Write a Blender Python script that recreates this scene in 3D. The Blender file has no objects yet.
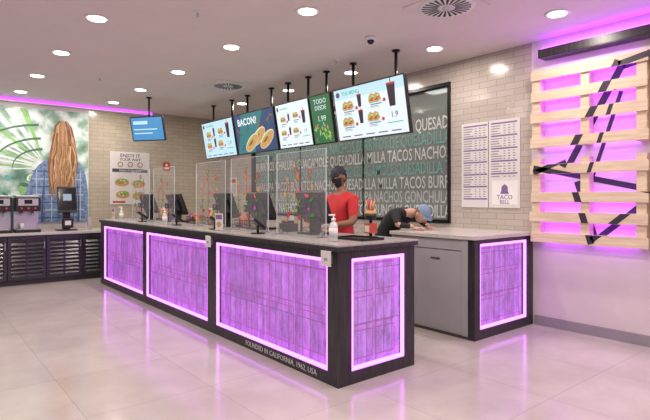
import bpy, bmesh, math, random
from mathutils import Matrix, Vector, Euler
random.seed(7)
scene = bpy.context.scene
col = scene.collection
PI = math.pi

# ------------------------------------------------------------------ materials
def mat(name, c, rough=0.5, metal=0.0, em=None, es=0.0, alpha=1.0, trans=0.0, noise=0.0, nscale=8.0, coat=0.0, spec=None, stretch=None):
    m = bpy.data.materials.new(name); m.use_nodes = True
    nt = m.node_tree; b = nt.nodes["Principled BSDF"]
    b.inputs["Base Color"].default_value = (*c, 1)
    b.inputs["Roughness"].default_value = rough
    b.inputs["Metallic"].default_value = metal
    b.inputs["Alpha"].default_value = alpha
    b.inputs["Transmission Weight"].default_value = trans
    b.inputs["Coat Weight"].default_value = coat
    if spec is not None: b.inputs["Specular IOR Level"].default_value = spec
    if em is not None:
        b.inputs["Emission Color"].default_value = (*em, 1)
        b.inputs["Emission Strength"].default_value = es
    if noise > 0:
        tc = nt.nodes.new("ShaderNodeTexCoord"); mp = nt.nodes.new("ShaderNodeMapping")
        if stretch: mp.inputs["Scale"].default_value = stretch
        n = nt.nodes.new("ShaderNodeTexNoise"); n.inputs["Scale"].default_value = nscale; n.inputs["Detail"].default_value = 5
        r = nt.nodes.new("ShaderNodeValToRGB")
        r.color_ramp.elements[0].position = .3; r.color_ramp.elements[1].position = .7
        r.color_ramp.elements[0].color = (*[max(0, x*(1-noise)) for x in c], 1)
        r.color_ramp.elements[1].color = (*[min(1, x*(1+noise)) for x in c], 1)
        nt.links.new(tc.outputs["Object"], mp.inputs[0]); nt.links.new(mp.outputs[0], n.inputs["Vector"])
        nt.links.new(n.outputs["Fac"], r.inputs[0]); nt.links.new(r.outputs[0], b.inputs["Base Color"])
    return m

def tile_mat(name, axes, c1, c2, mortar, bw, rh, ms, rough=0.2, offset=0.5, bump=0.25, noise=0.0):
    m = bpy.data.materials.new(name); m.use_nodes = True
    nt = m.node_tree; b = nt.nodes["Principled BSDF"]
    tc = nt.nodes.new("ShaderNodeTexCoord"); sp = nt.nodes.new("ShaderNodeSeparateXYZ"); cb = nt.nodes.new("ShaderNodeCombineXYZ")
    nt.links.new(tc.outputs["Object"], sp.inputs[0])
    nt.links.new(sp.outputs[axes[0]], cb.inputs[0]); nt.links.new(sp.outputs[axes[1]], cb.inputs[1])
    br = nt.nodes.new("ShaderNodeTexBrick")
    br.inputs["Scale"].default_value = 1; br.inputs["Brick Width"].default_value = bw
    br.inputs["Row Height"].default_value = rh; br.inputs["Mortar Size"].default_value = ms
    br.inputs["Color1"].default_value = (*c1, 1); br.inputs["Color2"].default_value = (*c2, 1); br.inputs["Mortar"].default_value = (*mortar, 1)
    br.offset = offset
    nt.links.new(cb.outputs[0], br.inputs["Vector"])
    out = br.outputs["Color"]
    if noise > 0:
        n = nt.nodes.new("ShaderNodeTexNoise"); n.inputs["Scale"].default_value = 1.7; n.inputs["Detail"].default_value = 8; n.inputs["Roughness"].default_value = .6
        nt.links.new(tc.outputs["Object"], n.inputs["Vector"])
        mx = nt.nodes.new("ShaderNodeMix"); mx.data_type = 'RGBA'; mx.blend_type = 'MULTIPLY'; mx.inputs[0].default_value = 1
        rr = nt.nodes.new("ShaderNodeValToRGB")
        rr.color_ramp.elements[0].position = .3; rr.color_ramp.elements[1].position = .7
        rr.color_ramp.elements[0].color = (1-noise, 1-noise, 1-noise, 1); rr.color_ramp.elements[1].color = (1, 1, 1, 1)
        nt.links.new(n.outputs["Fac"], rr.inputs[0])
        nt.links.new(out, mx.inputs[6]); nt.links.new(rr.outputs[0], mx.inputs[7]); out = mx.outputs[2]
    nt.links.new(out, b.inputs["Base Color"])
    bp = nt.nodes.new("ShaderNodeBump"); bp.inputs["Strength"].default_value = bump; bp.inputs["Distance"].default_value = .003; bp.invert = True
    nt.links.new(br.outputs["Fac"], bp.inputs["Height"]); nt.links.new(bp.outputs[0], b.inputs["Normal"])
    b.inputs["Roughness"].default_value = rough
    return m

def plank_mat(name, axes, ca, cb_, pw, emcol=None, es=0):
    """weathered upright boards behind frosted acrylic: per-board tone + grain, emission standing in for edge light"""
    m = bpy.data.materials.new(name); m.use_nodes = True
    nt = m.node_tree; b = nt.nodes["Principled BSDF"]
    tc = nt.nodes.new("ShaderNodeTexCoord"); sp = nt.nodes.new("ShaderNodeSeparateXYZ"); cb = nt.nodes.new("ShaderNodeCombineXYZ")
    nt.links.new(tc.outputs["Object"], sp.inputs[0])
    nt.links.new(sp.outputs[axes[1]], cb.inputs[0]); nt.links.new(sp.outputs[axes[0]], cb.inputs[1])
    br = nt.nodes.new("ShaderNodeTexBrick"); br.inputs["Scale"].default_value = 1
    br.inputs["Brick Width"].default_value = .44; br.inputs["Row Height"].default_value = pw; br.inputs["Mortar Size"].default_value = .004
    br.inputs["Color1"].default_value = (*ca, 1); br.inputs["Color2"].default_value = (*cb_, 1); br.inputs["Mortar"].default_value = (*[x*.4 for x in ca], 1)
    br.offset = 0.0
    nt.links.new(cb.outputs[0], br.inputs["Vector"])
    mp = nt.nodes.new("ShaderNodeMapping"); mp.inputs["Scale"].default_value = (5, 14, 14)
    nt.links.new(cb.outputs[0], mp.inputs[0])
    n = nt.nodes.new("ShaderNodeTexNoise"); n.inputs["Scale"].default_value = 1.0; n.inputs["Detail"].default_value = 9; n.inputs["Roughness"].default_value = .75
    nt.links.new(mp.outputs[0], n.inputs["Vector"])
    rr = nt.nodes.new("ShaderNodeValToRGB"); rr.color_ramp.elements[0].position = .34; rr.color_ramp.elements[1].position = .66
    rr.color_ramp.elements[0].color = (.34, .36, .36, 1); rr.color_ramp.elements[1].color = (1, 1, 1, 1)
    nt.links.new(n.outputs["Fac"], rr.inputs[0])
    mx = nt.nodes.new("ShaderNodeMix"); mx.data_type = 'RGBA'; mx.blend_type = 'MULTIPLY'; mx.inputs[0].default_value = 1
    nt.links.new(br.outputs["Color"], mx.inputs[6]); nt.links.new(rr.outputs[0], mx.inputs[7])
    nt.links.new(mx.outputs[2], b.inputs["Base Color"])
    b.inputs["Roughness"].default_value = .55
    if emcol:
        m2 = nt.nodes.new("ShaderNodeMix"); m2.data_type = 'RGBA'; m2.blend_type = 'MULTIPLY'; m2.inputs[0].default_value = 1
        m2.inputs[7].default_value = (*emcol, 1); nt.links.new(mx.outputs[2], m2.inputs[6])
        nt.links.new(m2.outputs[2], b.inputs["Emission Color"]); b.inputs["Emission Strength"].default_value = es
    return m

def emis(name, c, s):
    return mat(name, (.02, .02, .02), .4, em=c, es=s)

M_ceil = mat("ceiling_paint", (.76, .69, .67), .8, noise=.02, nscale=3)
M_plain = mat("plaster_offwhite", (.68, .60, .62), .6, noise=.03, nscale=4)
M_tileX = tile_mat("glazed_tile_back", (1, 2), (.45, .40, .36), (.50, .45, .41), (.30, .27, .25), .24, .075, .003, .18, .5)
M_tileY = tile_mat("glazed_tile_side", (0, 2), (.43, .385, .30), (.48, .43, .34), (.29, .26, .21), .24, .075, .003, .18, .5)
M_floor = tile_mat("floor_porcelain", (0, 1), (.52, .465, .45), (.56, .505, .485), (.41, .365, .36), .9, .9, .003, .16, 0.0, .08, noise=.20)
M_base = mat("baseboard_grey", (.30, .27, .31), .4, noise=.04)
M_char = mat("charcoal_laminate", (.030, .026, .031), .35, noise=.5, nscale=6, stretch=(6, 6, .6))
M_blk = mat("black_plastic", (.010, .010, .012), .35, noise=.1)
M_blkm = mat("black_metal", (.015, .015, .018), .3, .4, noise=.1)
M_stone = mat("grey_quartz", (.36, .345, .34), .22, noise=.25, nscale=60)
M_stoneL = mat("light_quartz", (.52, .49, .47), .25, noise=.12, nscale=60)
M_grey = mat("grey_laminate", (.35, .325, .36), .45, noise=.03)
M_greyd = mat("dark_gap", (.06, .055, .06), .6)
M_led = emis("led_violet_hot", (.70, .16, 1.0), 4.6)
M_ledcove = emis("led_violet_cove", (.46, .06, 1.0), 3.2)
M_ledpal = emis("led_violet_pallet", (.46, .055, 1.0), 8.5)
M_ledpink = emis("led_magenta_line", (.50, .02, .30), .8)
M_boards = plank_mat("boards_glow_violet", (1, 2), (.32, .25, .36), (.21, .16, .25), .105, (1.50, .24, 1.95), 1.3)  # violet edge light on the boards is put in as their own emission
M_boardsE = plank_mat("boards_glow_violet_end", (0, 2), (.34, .27, .38), (.24, .19, .28), .1, (1.35, .34, 1.9), 1.2)
M_wood = mat("pallet_pine", (.68, .54, .40), .6, noise=.15, nscale=3, stretch=(1, 1, 12))
M_white = mat("white_paint", (.8, .8, .8), .4, noise=.02)
M_whitep = mat("white_paper", (.68, .66, .67), .6, noise=.02)
M_steel = mat("steel", (.55, .55, .56), .3, .9, noise=.05)
M_glass = mat("clear_acrylic", (.8, .82, .88), .05, alpha=.07)
M_edge = mat("acrylic_polished_edge", (.62, .68, .74), .15, alpha=.75, noise=.03)
M_kglass = mat("tinted_glass", (.27, .30, .29), .10, alpha=.66, noise=.1, nscale=2)
M_lamp = emis("lamp_disc", (1, .93, .82), 9)
M_fluo = emis("fluorescent", (.95, 1, .95), 5)
M_screenoff = mat("screen_glass_dark", (.01, .01, .015), .1)

# ------------------------------------------------------------------ builder
def FX(x, y, z):   # panel facing -X ; local x -> -Y , local y -> Z
    return Matrix(((0, 0, -1, x), (-1, 0, 0, y), (0, 1, 0, z), (0, 0, 0, 1)))
def FY(x, y, z):   # panel facing -Y ; local x -> X , local y -> Z
    return Matrix(((1, 0, 0, x), (0, 0, -1, y), (0, 1, 0, z), (0, 0, 0, 1)))

class B:
    def __init__(s, name):
        s.name = name; s.bm = bmesh.new(); s.mats = []
    def mi(s, m):
        if m not in s.mats: s.mats.append(m)
        return s.mats.index(m)
    def merge(s, tb, m, M=None, smooth=False):
        if M is not None: bmesh.ops.transform(tb, matrix=M, verts=tb.verts)
        i = s.mi(m) if m is not None else None
        for f in tb.faces:
            if i is not None: f.material_index = i
            f.smooth = smooth
        me = bpy.data.meshes.new("t"); tb.to_mesh(me); tb.free()
        s.bm.from_mesh(me); bpy.data.meshes.remove(me)
    def box(s, lo, hi, m, bev=0, M=None):
        t = bmesh.new(); bmesh.ops.create_cube(t, size=1)
        for v in t.verts:
            v.co = Vector([(lo[k]+hi[k])/2 + v.co[k]*(hi[k]-lo[k]) for k in range(3)])
        if bev: bmesh.ops.bevel(t, geom=list(t.edges), offset=bev, segments=2, affect='EDGES', profile=.7)
        s.merge(t, m, M)
    def cyl(s, p0, p1, r, m, r2=None, n=24, M=None, smooth=True, bev=0):
        p0 = Vector(p0); p1 = Vector(p1); d = p1-p0
        t = bmesh.new(); bmesh.ops.create_cone(t, cap_ends=True, segments=n, radius1=r, radius2=r if r2 is None else r2, depth=d.length)
        R = d.to_track_quat('Z', 'Y').to_matrix().to_4x4()
        bmesh.ops.transform(t, matrix=Matrix.Translation((p0+p1)/2) @ R, verts=t.verts)
        s.merge(t, m, M, smooth)
    def lathe(s, prof, m, M=None, n=28):
        t = bmesh.new(); rings = []
        for r, z in prof:
            rings.append([t.verts.new((r*math.cos(2*PI*k/n), r*math.sin(2*PI*k/n), z)) for k in range(n)])
        for a, b in zip(rings, rings[1:]):
            for k in range(n): t.faces.new((a[k], a[(k+1) % n], b[(k+1) % n], b[k]))
        t.faces.new(rings[0][::-1]); t.faces.new(rings[-1])
        s.merge(t, m, M, True)
    def ball(s, c, r, m, M=None, n=16):
        t = bmesh.new(); bmesh.ops.create_uvsphere(t, u_segments=n, v_segments=n, radius=1)
        for v in t.verts: v.co = Vector([c[k]+v.co[k]*r[k] for k in range(3)])
        s.merge(t, m, M, True)
    def poly(s, pts, m, M, z=0.0):
        t = bmesh.new(); vs = [t.verts.new((p[0], p[1], z)) for p in pts]
        f = t.faces.new(vs); f.normal_update()
        if f.normal.z < 0: f.normal_flip()
        s.merge(t, m, M)
    def ribbon(s, pts, wd, m, M, z=0.0, taper=.75, clip=None):
        t = bmesh.new(); pr = []
        for i, p in enumerate(pts):
            q = pts[min(i+1, len(pts)-1)]; o = pts[max(i-1, 0)]
            d = Vector((q[0]-o[0], q[1]-o[1])).normalized(); nn = Vector((-d.y, d.x))
            w = wd*(1-taper*i/(len(pts)-1))
            pr.append(((p[0]-nn.x*w, p[1]-nn.y*w), (p[0]+nn.x*w, p[1]+nn.y*w)))
        for a, c in zip(pr, pr[1:]):
            quad = [a[0], a[1], c[1], c[0]]
            if clip:
                for sgn, lim in ((1, clip[0]), (-1, -clip[1])):
                    out = []
                    for i in range(len(quad)):
                        P, Q = quad[i], quad[(i+1) % len(quad)]
                        dp, dq = sgn*P[1]-lim, sgn*Q[1]-lim
                        if dp >= 0: out.append(P)
                        if dp*dq < 0:
                            u = dp/(dp-dq); out.append((P[0]+(Q[0]-P[0])*u, P[1]+(Q[1]-P[1])*u))
                    quad = out
                    if len(quad) < 3: break
            if len(quad) >= 3:
                try: t.faces.new([t.verts.new((p[0], p[1], z)) for p in quad])
                except Exception: pass
        s.merge(t, m, M)
    def rect(s, x0, y0, x1, y1, m, M, z=0.0):
        s.poly([(x0, y0), (x1, y0), (x1, y1), (x0, y1)], m, M, z)
    def ell(s, cx, cy, rx, ry, m, M, z=0.0, n=20, rot=0):
        s.poly([(cx+rx*math.cos(2*PI*k/n)*math.cos(rot)-ry*math.sin(2*PI*k/n)*math.sin(rot),
                 cy+rx*math.cos(2*PI*k/n)*math.sin(rot)+ry*math.sin(2*PI*k/n)*math.cos(rot)) for k in range(n)], m, M, z)
    def text(s, body, size, m, M, x=0, y=0, z=0.0, ext=0.0, align='LEFT', bold=0.0, sx=1.0):
        cu = bpy.data.curves.new("txt", 'FONT'); cu.body = body; cu.size = size; cu.extrude = ext; cu.offset = bold*size
        cu.align_x = align; cu.resolution_u = 2
        ob = bpy.data.objects.new("txt", cu); col.objects.link(ob)
        bpy.context.view_layer.update()
        me = bpy.data.meshes.new_from_object(ob.evaluated_get(bpy.context.evaluated_depsgraph_get()))
        t = bmesh.new(); t.from_mesh(me)
        bpy.data.objects.remove(ob); bpy.data.curves.remove(cu); bpy.data.meshes.remove(me)
        s.merge(t, m, M @ Matrix.Translation((x, y, z)) @ Matrix.Diagonal((sx, 1, 1, 1)))
    def done(s, parent=None, origin=None):
        me = bpy.data.meshes.new(s.name)
        if origin is not None:
            bmesh.ops.translate(s.bm, verts=s.bm.verts, vec=-Vector(origin))
        s.bm.to_mesh(me); s.bm.free()
        for m in s.mats: me.materials.append(m)
        ob = bpy.data.objects.new(s.name, me); col.objects.link(ob)
        if origin is not None: ob.location = origin
        if parent: ob.parent = parent
        return ob

def smooth_pts(pts, n=8):
    out = []
    P = [pts[0]]+list(pts)+[pts[-1]]
    for i in range(1, len(P)-2):
        p0, p1, p2, p3 = P[i-1], P[i], P[i+1], P[i+2]
        for k in range(n):
            t = k/n
            out.append(tuple(.5*((2*p1[j])+(-p0[j]+p2[j])*t+(2*p0[j]-5*p1[j]+4*p2[j]-p3[j])*t*t+(-p0[j]+3*p1[j]-3*p2[j]+p3[j])*t**3) for j in (0, 1)))
    out.append(pts[-1])
    return out

# ------------------------------------------------------------------ room
WX = 5.60; WY = 10.65; CH = 3.27
b = B("floor"); b.box((-4, -3, -.08), (WX+2.4, WY+.15, 0), M_floor); b.done()
b = B("ceiling"); b.box((-4, -3, CH), (WX+.15, WY+.15, CH+.1), M_ceil); b.done()

KY0, KY1, KZ0, KZ1 = 4.16, 9.25, 1.12, 3.02
b = B("wall_back")
b.box((WX, -3, 0), (WX+.15, 3.02, CH), M_plain)
b.box((WX, 3.02, 0), (WX+.15, KY0, CH), M_tileX)
b.box((WX, KY1, 0), (WX+.15, WY, CH), M_tileX)
b.box((WX, KY0, 0), (WX+.15, KY1, KZ0), M_tileX)
b.box((WX, KY0, KZ1), (WX+.15, KY1, CH), M_tileX)
b.done()
b = B("wall_left")
b.box((-4, WY, 0), (2.72, WY+.15, CH), M_plain)
b.box((2.72, WY, 0), (WX+.15, WY+.15, CH), M_tileY)
b.done()
M_kwall = tile_mat("kitchen_wall", (1, 2), (.40, .43, .41), (.46, .48, .46), (.28, .28, .28), .3, .1, .004)
b = B("wall_kitchen")
b.box((WX+2.2, KY0-.3, 0), (WX+2.3, KY1+.3, CH), M_kwall)
b.box((WX+.16, KY0-.4, 0), (WX+2.3, KY0-.3, CH), M_kwall)
b.box((WX+.16, KY1+.3, 0), (WX+2.3, KY1+.4, CH), M_kwall)
b.box((WX+.16, KY0-.4, CH), (WX+2.3, KY1+.4, CH+.1), M_kwall)
b.done()
for k, yy in enumerate((4.9, 6.5, 8.2)):
    b = B("ceiling_tube_light")
    b.box((WX+.9, yy-.5, CH-.07), (WX+1.2, yy+.5, CH), M_white, .01)
    b.box((WX+.93, yy-.47, CH-.085), (WX+1.17, yy+.47, CH-.07), M_fluo)
    b.done()
b = B("baseboard_back"); b.box((WX-.015, -3, 0), (WX, 2.98, .11), M_base, .003); b.done()
b = B("baseboard_left"); b.box((3.45, WY-.015, 0), (WX-.02, WY, .11), M_base, .003); b.done()

M_w1 = mat("vinyl_letters_pale", (.56, .59, .57), .5, noise=.15, nscale=2)
M_w2 = mat("vinyl_letters_teal", (.15, .36, .33), .5, noise=.1)
M_w3 = mat("vinyl_letters_dim", (.40, .43, .42), .5, noise=.1)
b = B("window_1")
b.box((WX+.06, KY0, KZ0), (WX+.07, KY1, KZ1), M_kglass)
fw = .045
b.box((WX-.02, KY0, KZ0), (WX+.1, KY1, KZ0+fw), M_blkm)
b.box((WX-.02, KY0, KZ1-fw), (WX+.1, KY1, KZ1), M_blkm)
for yy in (KY0, KY1-fw):
    b.box((WX-.02, yy, KZ0+fw), (WX+.1, yy+fw, KZ1-fw), M_blkm)
for yy in (5.9, 7.6):
    b.box((WX+.045, yy, KZ0+fw), (WX+.1, yy+.02, KZ1-fw), M_blkm)
MW = FX(WX+.055, KY1-.06, KZ0+.05)
rows = ["QUESADILLA NACHOS TACOS CHURROS BURRITOS CRUNCHY QUESADILLA",
        "CRUNCHY BURRITOS TACOS QUESADILLA CHALUPA NACHOS GONCHULA",
        "CHALUPA TACOS BURRITOS NACHOS QUESADILLA MILLA TACOS BURR",
        "NACHOS QUESADILLA CRUNCHY CHURROS GUACAMOLE QUESADILLA T",
        "BURRITOS CHALUPA GUACAMOLE QUESADILLA MILLA TACOS NACHOS",
        "GUACAMOLE TACOS QUESADILLA NACHOS BURRITOS DE QUESADILLA",
        "NACHOS CHALUPA TACOS BURRITOS CRUNCHY QUESADILLA QUESADI"]
for i, r in enumerate(rows):
    cu = bpy.data.curves.new("m", 'FONT'); cu.body = r; cu.size = .25; cu.offset = .0
    ob = bpy.data.objects.new("m", cu); col.objects.link(ob); bpy.context.view_layer.update()
    w = ob.dimensions.x; bpy.data.objects.remove(ob)
    b.text(r, .25, (M_w1, M_w3, M_w1, M_w2, M_w1, M_w2, M_w1)[i], MW, 0, .02+i*.205, 0, 0, 'LEFT', .010, (KY1-KY0-.12)/w)
b.done()

# ------------------------------------------------------------------ ceiling fixtures
def downlight(x, y, power=16.5):
    b = B("recessed_downlight")
    M = Matrix.Translation((x, y, CH))
    b.lathe([(.075, -.004), (.105, -.012), (.118, -.008), (.12, 0)], M_white, M)
    b.cyl((0, 0, -.014), (0, 0, -.0125), .085, M_lamp, M=M)
    o = b.done(origin=(x, y, CH))
    L = bpy.data.lights.new("downlight_lamp", 'AREA'); L.shape = 'DISK'; L.size = .16; L.energy = power; L.color = (1, .88, .78)
    lo = bpy.data.objects.new("downlight_lamp", L); col.objects.link(lo); lo.parent = o; lo.location = (0, 0, -.02)
for x in (1.45, 2.97, 4.9):
    for y in (-.7, .8, 2.38, 3.88, 5.38, 6.93, 8.46, 9.9):
        if x == 4.9 and y in (9.9,): continue
        downlight(x, y)
for y in (-.7, 2.38, 5.38, 8.46): downlight(-.4, y)

M_slot = mat("slot_black", (.02, .02, .02), .6)
def diffuser(x, y, r=.26):
    b = B("ceiling_air_diffuser"); M = Matrix.Translation((x, y, CH)) @ Matrix.Rotation(PI, 4, 'X')
    b.box((-r-.03, -r-.03, 0), (r+.03, r+.03, .012), M_ceil, .004, M)
    b.lathe([(r, .008), (r, .018), (r-.02, .022), (r*.2, .02)], M_white, M)
    for k in range(24):
        R = M @ Matrix.Rotation(2*PI*k/24, 4, 'Z')
        b.poly([(r*.30, 0), (r*.88, .0), (r*.86, .028), (r*.33, .012)], M_slot, R, .0235)
    b.cyl((0, 0, .018), (0, 0, .03), r*.14, M_steel, M=M)
    b.done(origin=(x, y, CH))
diffuser(3.9, 2.95); diffuser(3.94, 7.24)
def dome(x, y):
    b = B("dome_security_camera"); M = Matrix.Translation((x, y, CH)) @ Matrix.Rotation(PI, 4, 'X')
    b.lathe([(.06, 0), (.06, .03), (.052, .04)], M_white, M)
    b.lathe([(.042, .04), (.038, .06), (.022, .078), (.004, .083)], M_screenoff, M)
    b.done(origin=(x, y, CH))
dome(4.0, 4.06)
def sprinkler(x, y):
    b = B("ceiling_sprinkler"); M = Matrix.Translation((x, y, CH)) @ Matrix.Rotation(PI, 4, 'X')
    b.lathe([(.04, 0), (.04, .008), (.03, .014)], M_white, M)
    b.cyl((0, 0, .012), (0, 0, .045), .009, M_steel, M=M); b.cyl((0, 0, .045), (0, 0, .049), .02, M_steel, M=M)
    b.done(origin=(x, y, CH))
sprinkler(2.16, 4.58); sprinkler(4.3, 5.0); sprinkler(2.2, 8.0)

b = B("led_strip_light")
b.box((-4, WY-.09, CH-.06), (3.95, WY-.01, CH-.015), M_ledcove)
b.box((-4, WY-.11, CH-.075), (3.95, WY-.0, CH-.06), M_white)
b.done()
b = B("led_cove_rail")
b.box((WX-.16, -3, CH-.24), (WX-.12, 2.86, CH-.15), M_char)
b.box((WX-.16, -3, CH-.245), (WX, 2.86, CH-.235), M_char)
b.box((WX-.115, -3, CH-.20), (WX-.055, 2.85, CH-.13), M_ledpal)
b.done()

# ------------------------------------------------------------------ service counter
def niche_front(b, X, ya, yb, za, zb, mb, d=.07):
    w = .028
    b.box((X+d, ya, za), (X+d+.01, yb, zb), mb)
    for lo, hi in (((X+.012, ya, za), (X+.03, yb, za+w)), ((X+.012, ya, zb-w), (X+.03, yb, zb)),
                   ((X+.012, ya, za+w), (X+.03, ya+w, zb-w)), ((X+.012, yb-w, za+w), (X+.03, yb, zb-w))):
        b.box(lo, hi, M_led)
    b.box((X+.006, ya, za), (X+.010, yb, zb), M_glass)
def niche_end(b, Y, xa, xb, za, zb, mb, d=.07):
    w = .028
    b.box((xa, Y+d, za), (xb, Y+d+.01, zb), mb)
    for lo, hi in (((xa, Y+.012, za), (xb, Y+.03, za+w)), ((xa, Y+.012, zb-w), (xb, Y+.03, zb)),
                   ((xa, Y+.012, za+w), (xa+w, Y+.03, zb-w)), ((xb-w, Y+.012, za+w), (xb, Y+.03, zb-w))):
        b.box(lo, hi, M_led)
    b.box((xa, Y+.006, za), (xb, Y+.010, zb), M_glass)

CX0, CX1, CY0, CY1, CZ = 2.53, 3.41, 2.92, 9.15, 1.10
ZA, ZB = .10, .985
b = B("service_counter")
d = .08
b.box((CX0+d, CY0+d, 0), (CX1, CY1, 1.055), M_char)
b.box((CX0, CY0, 0), (CX0+d, CY1, ZA), M_char)
b.box((CX0, CY0, ZB), (CX0+d, CY1, 1.055), M_char)
pans = [(3.05, 4.93), (5.12, 7.0), (7.12, 8.98)]
edges = [CY0, 3.05, 4.93, 5.12, 7.0, 7.12, 8.98, CY1]
for k in range(0, 8, 2): b.box((CX0, edges[k], ZA), (CX0+d, edges[k+1], ZB), M_char)
for ya, yb in pans: niche_front(b, CX0, ya, yb, ZA, ZB, M_boards)
XA, XB = 2.67, 3.29
b.box((CX0+d, CY0, 0), (CX1, CY0+d, ZA), M_char); b.box((CX0+d, CY0, ZB), (CX1, CY0+d, 1.055), M_char)
b.box((CX0+d, CY0, ZA), (XA, CY0+d, ZB), M_char); b.box((XB, CY0, ZA), (CX1, CY0+d, ZB), M_char)
niche_end(b, CY0, XA, XB, ZA, ZB, M_boardsE)
def outl(b, M, x0, y0, x1, y1, w=.007):
    b.rect(x0, y0, x1, y0+w, M_ledpink, M); b.rect(x0, y1-w, x1, y1, M_ledpink, M)
    b.rect(x0, y0+w, x0+w, y1-w, M_ledpink, M); b.rect(x1-w, y0+w, x1, y1-w, M_ledpink, M)
for ya, yb in pans:
    M = FX(CX0+.062, yb, ZA)
    L = yb-ya
    for c in range(4):
        for r in range(2):
            outl(b, M, .09+c*(L-.18)/4+.02, .08+r*.37, .09+(c+1)*(L-.18)/4-.02, .08+r*.37+.33)
M = FY(XA, CY0+.062, ZA)
for r in range(3):
    for c in range(2): outl(b, M, .06+c*.26, .06+r*.27, .06+c*.26+.23, .06+r*.27+.23)
b.box((CX0-.025, CY0-.025, 1.055), (CX1+.03, CY1+.01, CZ), M_stone, .004)
b.box((CX0-.027, CY0-.027, 1.050), (CX1+.02, CY1+.0, 1.085), M_char, .002)
b.text("FOUNDED IN CALIFORNIA, 1962, USA", .066, M_whitep, FX(CX0-.001, 4.30, .03), 0, 0, 0, .0005, 'LEFT', .0)
for yy in (2.97, 4.98):
    b.box((CX0-.035, yy, .93), (CX0-.027, yy+.12, 1.05), M_whitep, .002)
    b.box((CX0-.03, yy+.01, .95), (CX0-.0, yy+.11, 1.03), M_steel)
    b.rect(.04, .04, .08, .065, M_grey, FX(CX0-.036, yy+.12, .93))
b.done()

b = B("pickup_counter")
PX0, PX1, PY0, PY1 = 4.43, 5.59, 3.0, 4.15
b.box((PX0+.03, PY0+.08, 0), (PX1, PY1, 1.03), M_grey)
b.box((PX0, PY0+.08, 0), (PX0+.03, PY1, .03), M_greyd)
b.box((PX0, PY0+.08, .03), (PX0+.03, PY0+.16, 1.03), M_grey)
b.box((PX0+.004, PY0+.165, .03), (PX0+.03, PY0+.80, .90), M_grey, .004)
b.box((PX0+.004, PY0+.165, .91), (PX0+.03, PY1-.005, 1.03), M_grey, .004)
b.box((PX0+.004, PY0+.81, .03), (PX0+.03, PY1-.005, .90), M_grey, .004)
b.box((PX0-.006, PY0+.44, .80), (PX0+.006, PY0+.56, .815), M_greyd, .003)
qa, qb = 4.53, 5.46
b.box((PX0, PY0, 0), (PX1, PY0+.08, ZA), M_char); b.box((PX0, PY0, ZB), (PX1, PY0+.08, 1.03), M_char)
b.box((PX0, PY0, ZA), (qa, PY0+.08, ZB), M_char); b.box((qb, PY0, ZA), (PX1, PY0+.08, ZB), M_char)
niche_end(b, PY0, qa, qb, ZA, ZB, M_boardsE)
M = FY(qa, PY0+.062, ZA)
for c in range(3):
    for r in range(3): outl(b, M, .06+c*.28, .06+r*.27, .06+c*.28+.24, .06+r*.27+.23)
b.box((PX0-.02, PY0-.02, 1.03), (PX1, PY1+.01, 1.07), M_stoneL, .004)
b.done()

# ------------------------------------------------------------------ back-bar cabinet on the left
M_lou = mat("louvre_dark", (.035, .030, .045), .25, noise=.2)
b = B("beverage_cabinet")
GX0, GX1, GY0, GY1, GZ = -2.2, 2.95, 9.72, WY-.02, .87
b.box((GX0, GY0+.04, .08), (GX1, GY1, GZ-.04), M_char)
b.box((GX0, GY0+.08, 0), (GX1, GY1, .08), M_greyd)
b.box((GX0-.01, GY0-.02, GZ-.04), (GX1+.01, GY1, GZ), M_stoneL, .004)
nd = 9; dw = (GX1-GX0)/nd
for k in range(nd):
    x0 = GX0+k*dw+.008; x1 = x0+dw-.016
    z0, z1 = .09, GZ-.06
    b.box((x0, GY0+.005, z0), (x0+.05, GY0+.04, z1), M_lou, .003); b.box((x1-.05, GY0+.005, z0), (x1, GY0+.04, z1), M_lou, .003)
    b.box((x0+.05, GY0+.005, z0), (x1-.05, GY0+.04, z0+.05), M_lou, .003); b.box((x0+.05, GY0+.005, z1-.05), (x1-.05, GY0+.04, z1), M_lou, .003)
    b.box(((x0+x1)/2-.015, GY0+.008, z0+.05), ((x0+x1)/2+.015, GY0+.04, z1-.05), M_lou)
    for j in range(9):
        zz = z0+.075+j*(z1-z0-.13)/9
        MM = Matrix.Translation((0, GY0+.025, zz)) @ Matrix.Rotation(math.radians(-35), 4, 'X')
        b.box((x0+.05, -.003, -.025), (x1-.05, .003, .025), M_lou, 0, MM)
    b.box((x1-.03, GY0-.02, .6), (x1-.02, GY0+.005, .72), M_steel)
b.done()

# ------------------------------------------------------------------ pallets
b = B("pallet_wall_decor")
M_ink = mat("mural_ink", (.03, .02, .04), .5, noise=.1)
zs = [2.84, 2.60, 2.36, 2.08, 1.78, 1.47, 1.25, 1.02]
PXf = WX-.13
for gx, (ya, yb) in enumerate(((1.78, 2.97), (.5, 1.73), (-.8, .45))):
    for yy in (ya+.06, (ya+yb)/2, yb-.06):
        for (za_, zb_) in ((2.02, 2.9), (.97, 1.90)):
            b.box((PXf+.022, yy-.045, za_), (WX, yy+.045, zb_), M_wood, .003)
    for i, z in enumerate(zs):
        b.box((PXf, ya+random.uniform(-.01, .01), z-.055), (PXf+.022, yb+random.uniform(-.01, .01), z+.055), M_wood, .003)
        b.box((PXf+.05, ya+.12, z-.03), (PXf+.065, yb-.12, z+.03), M_ledpal)
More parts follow.
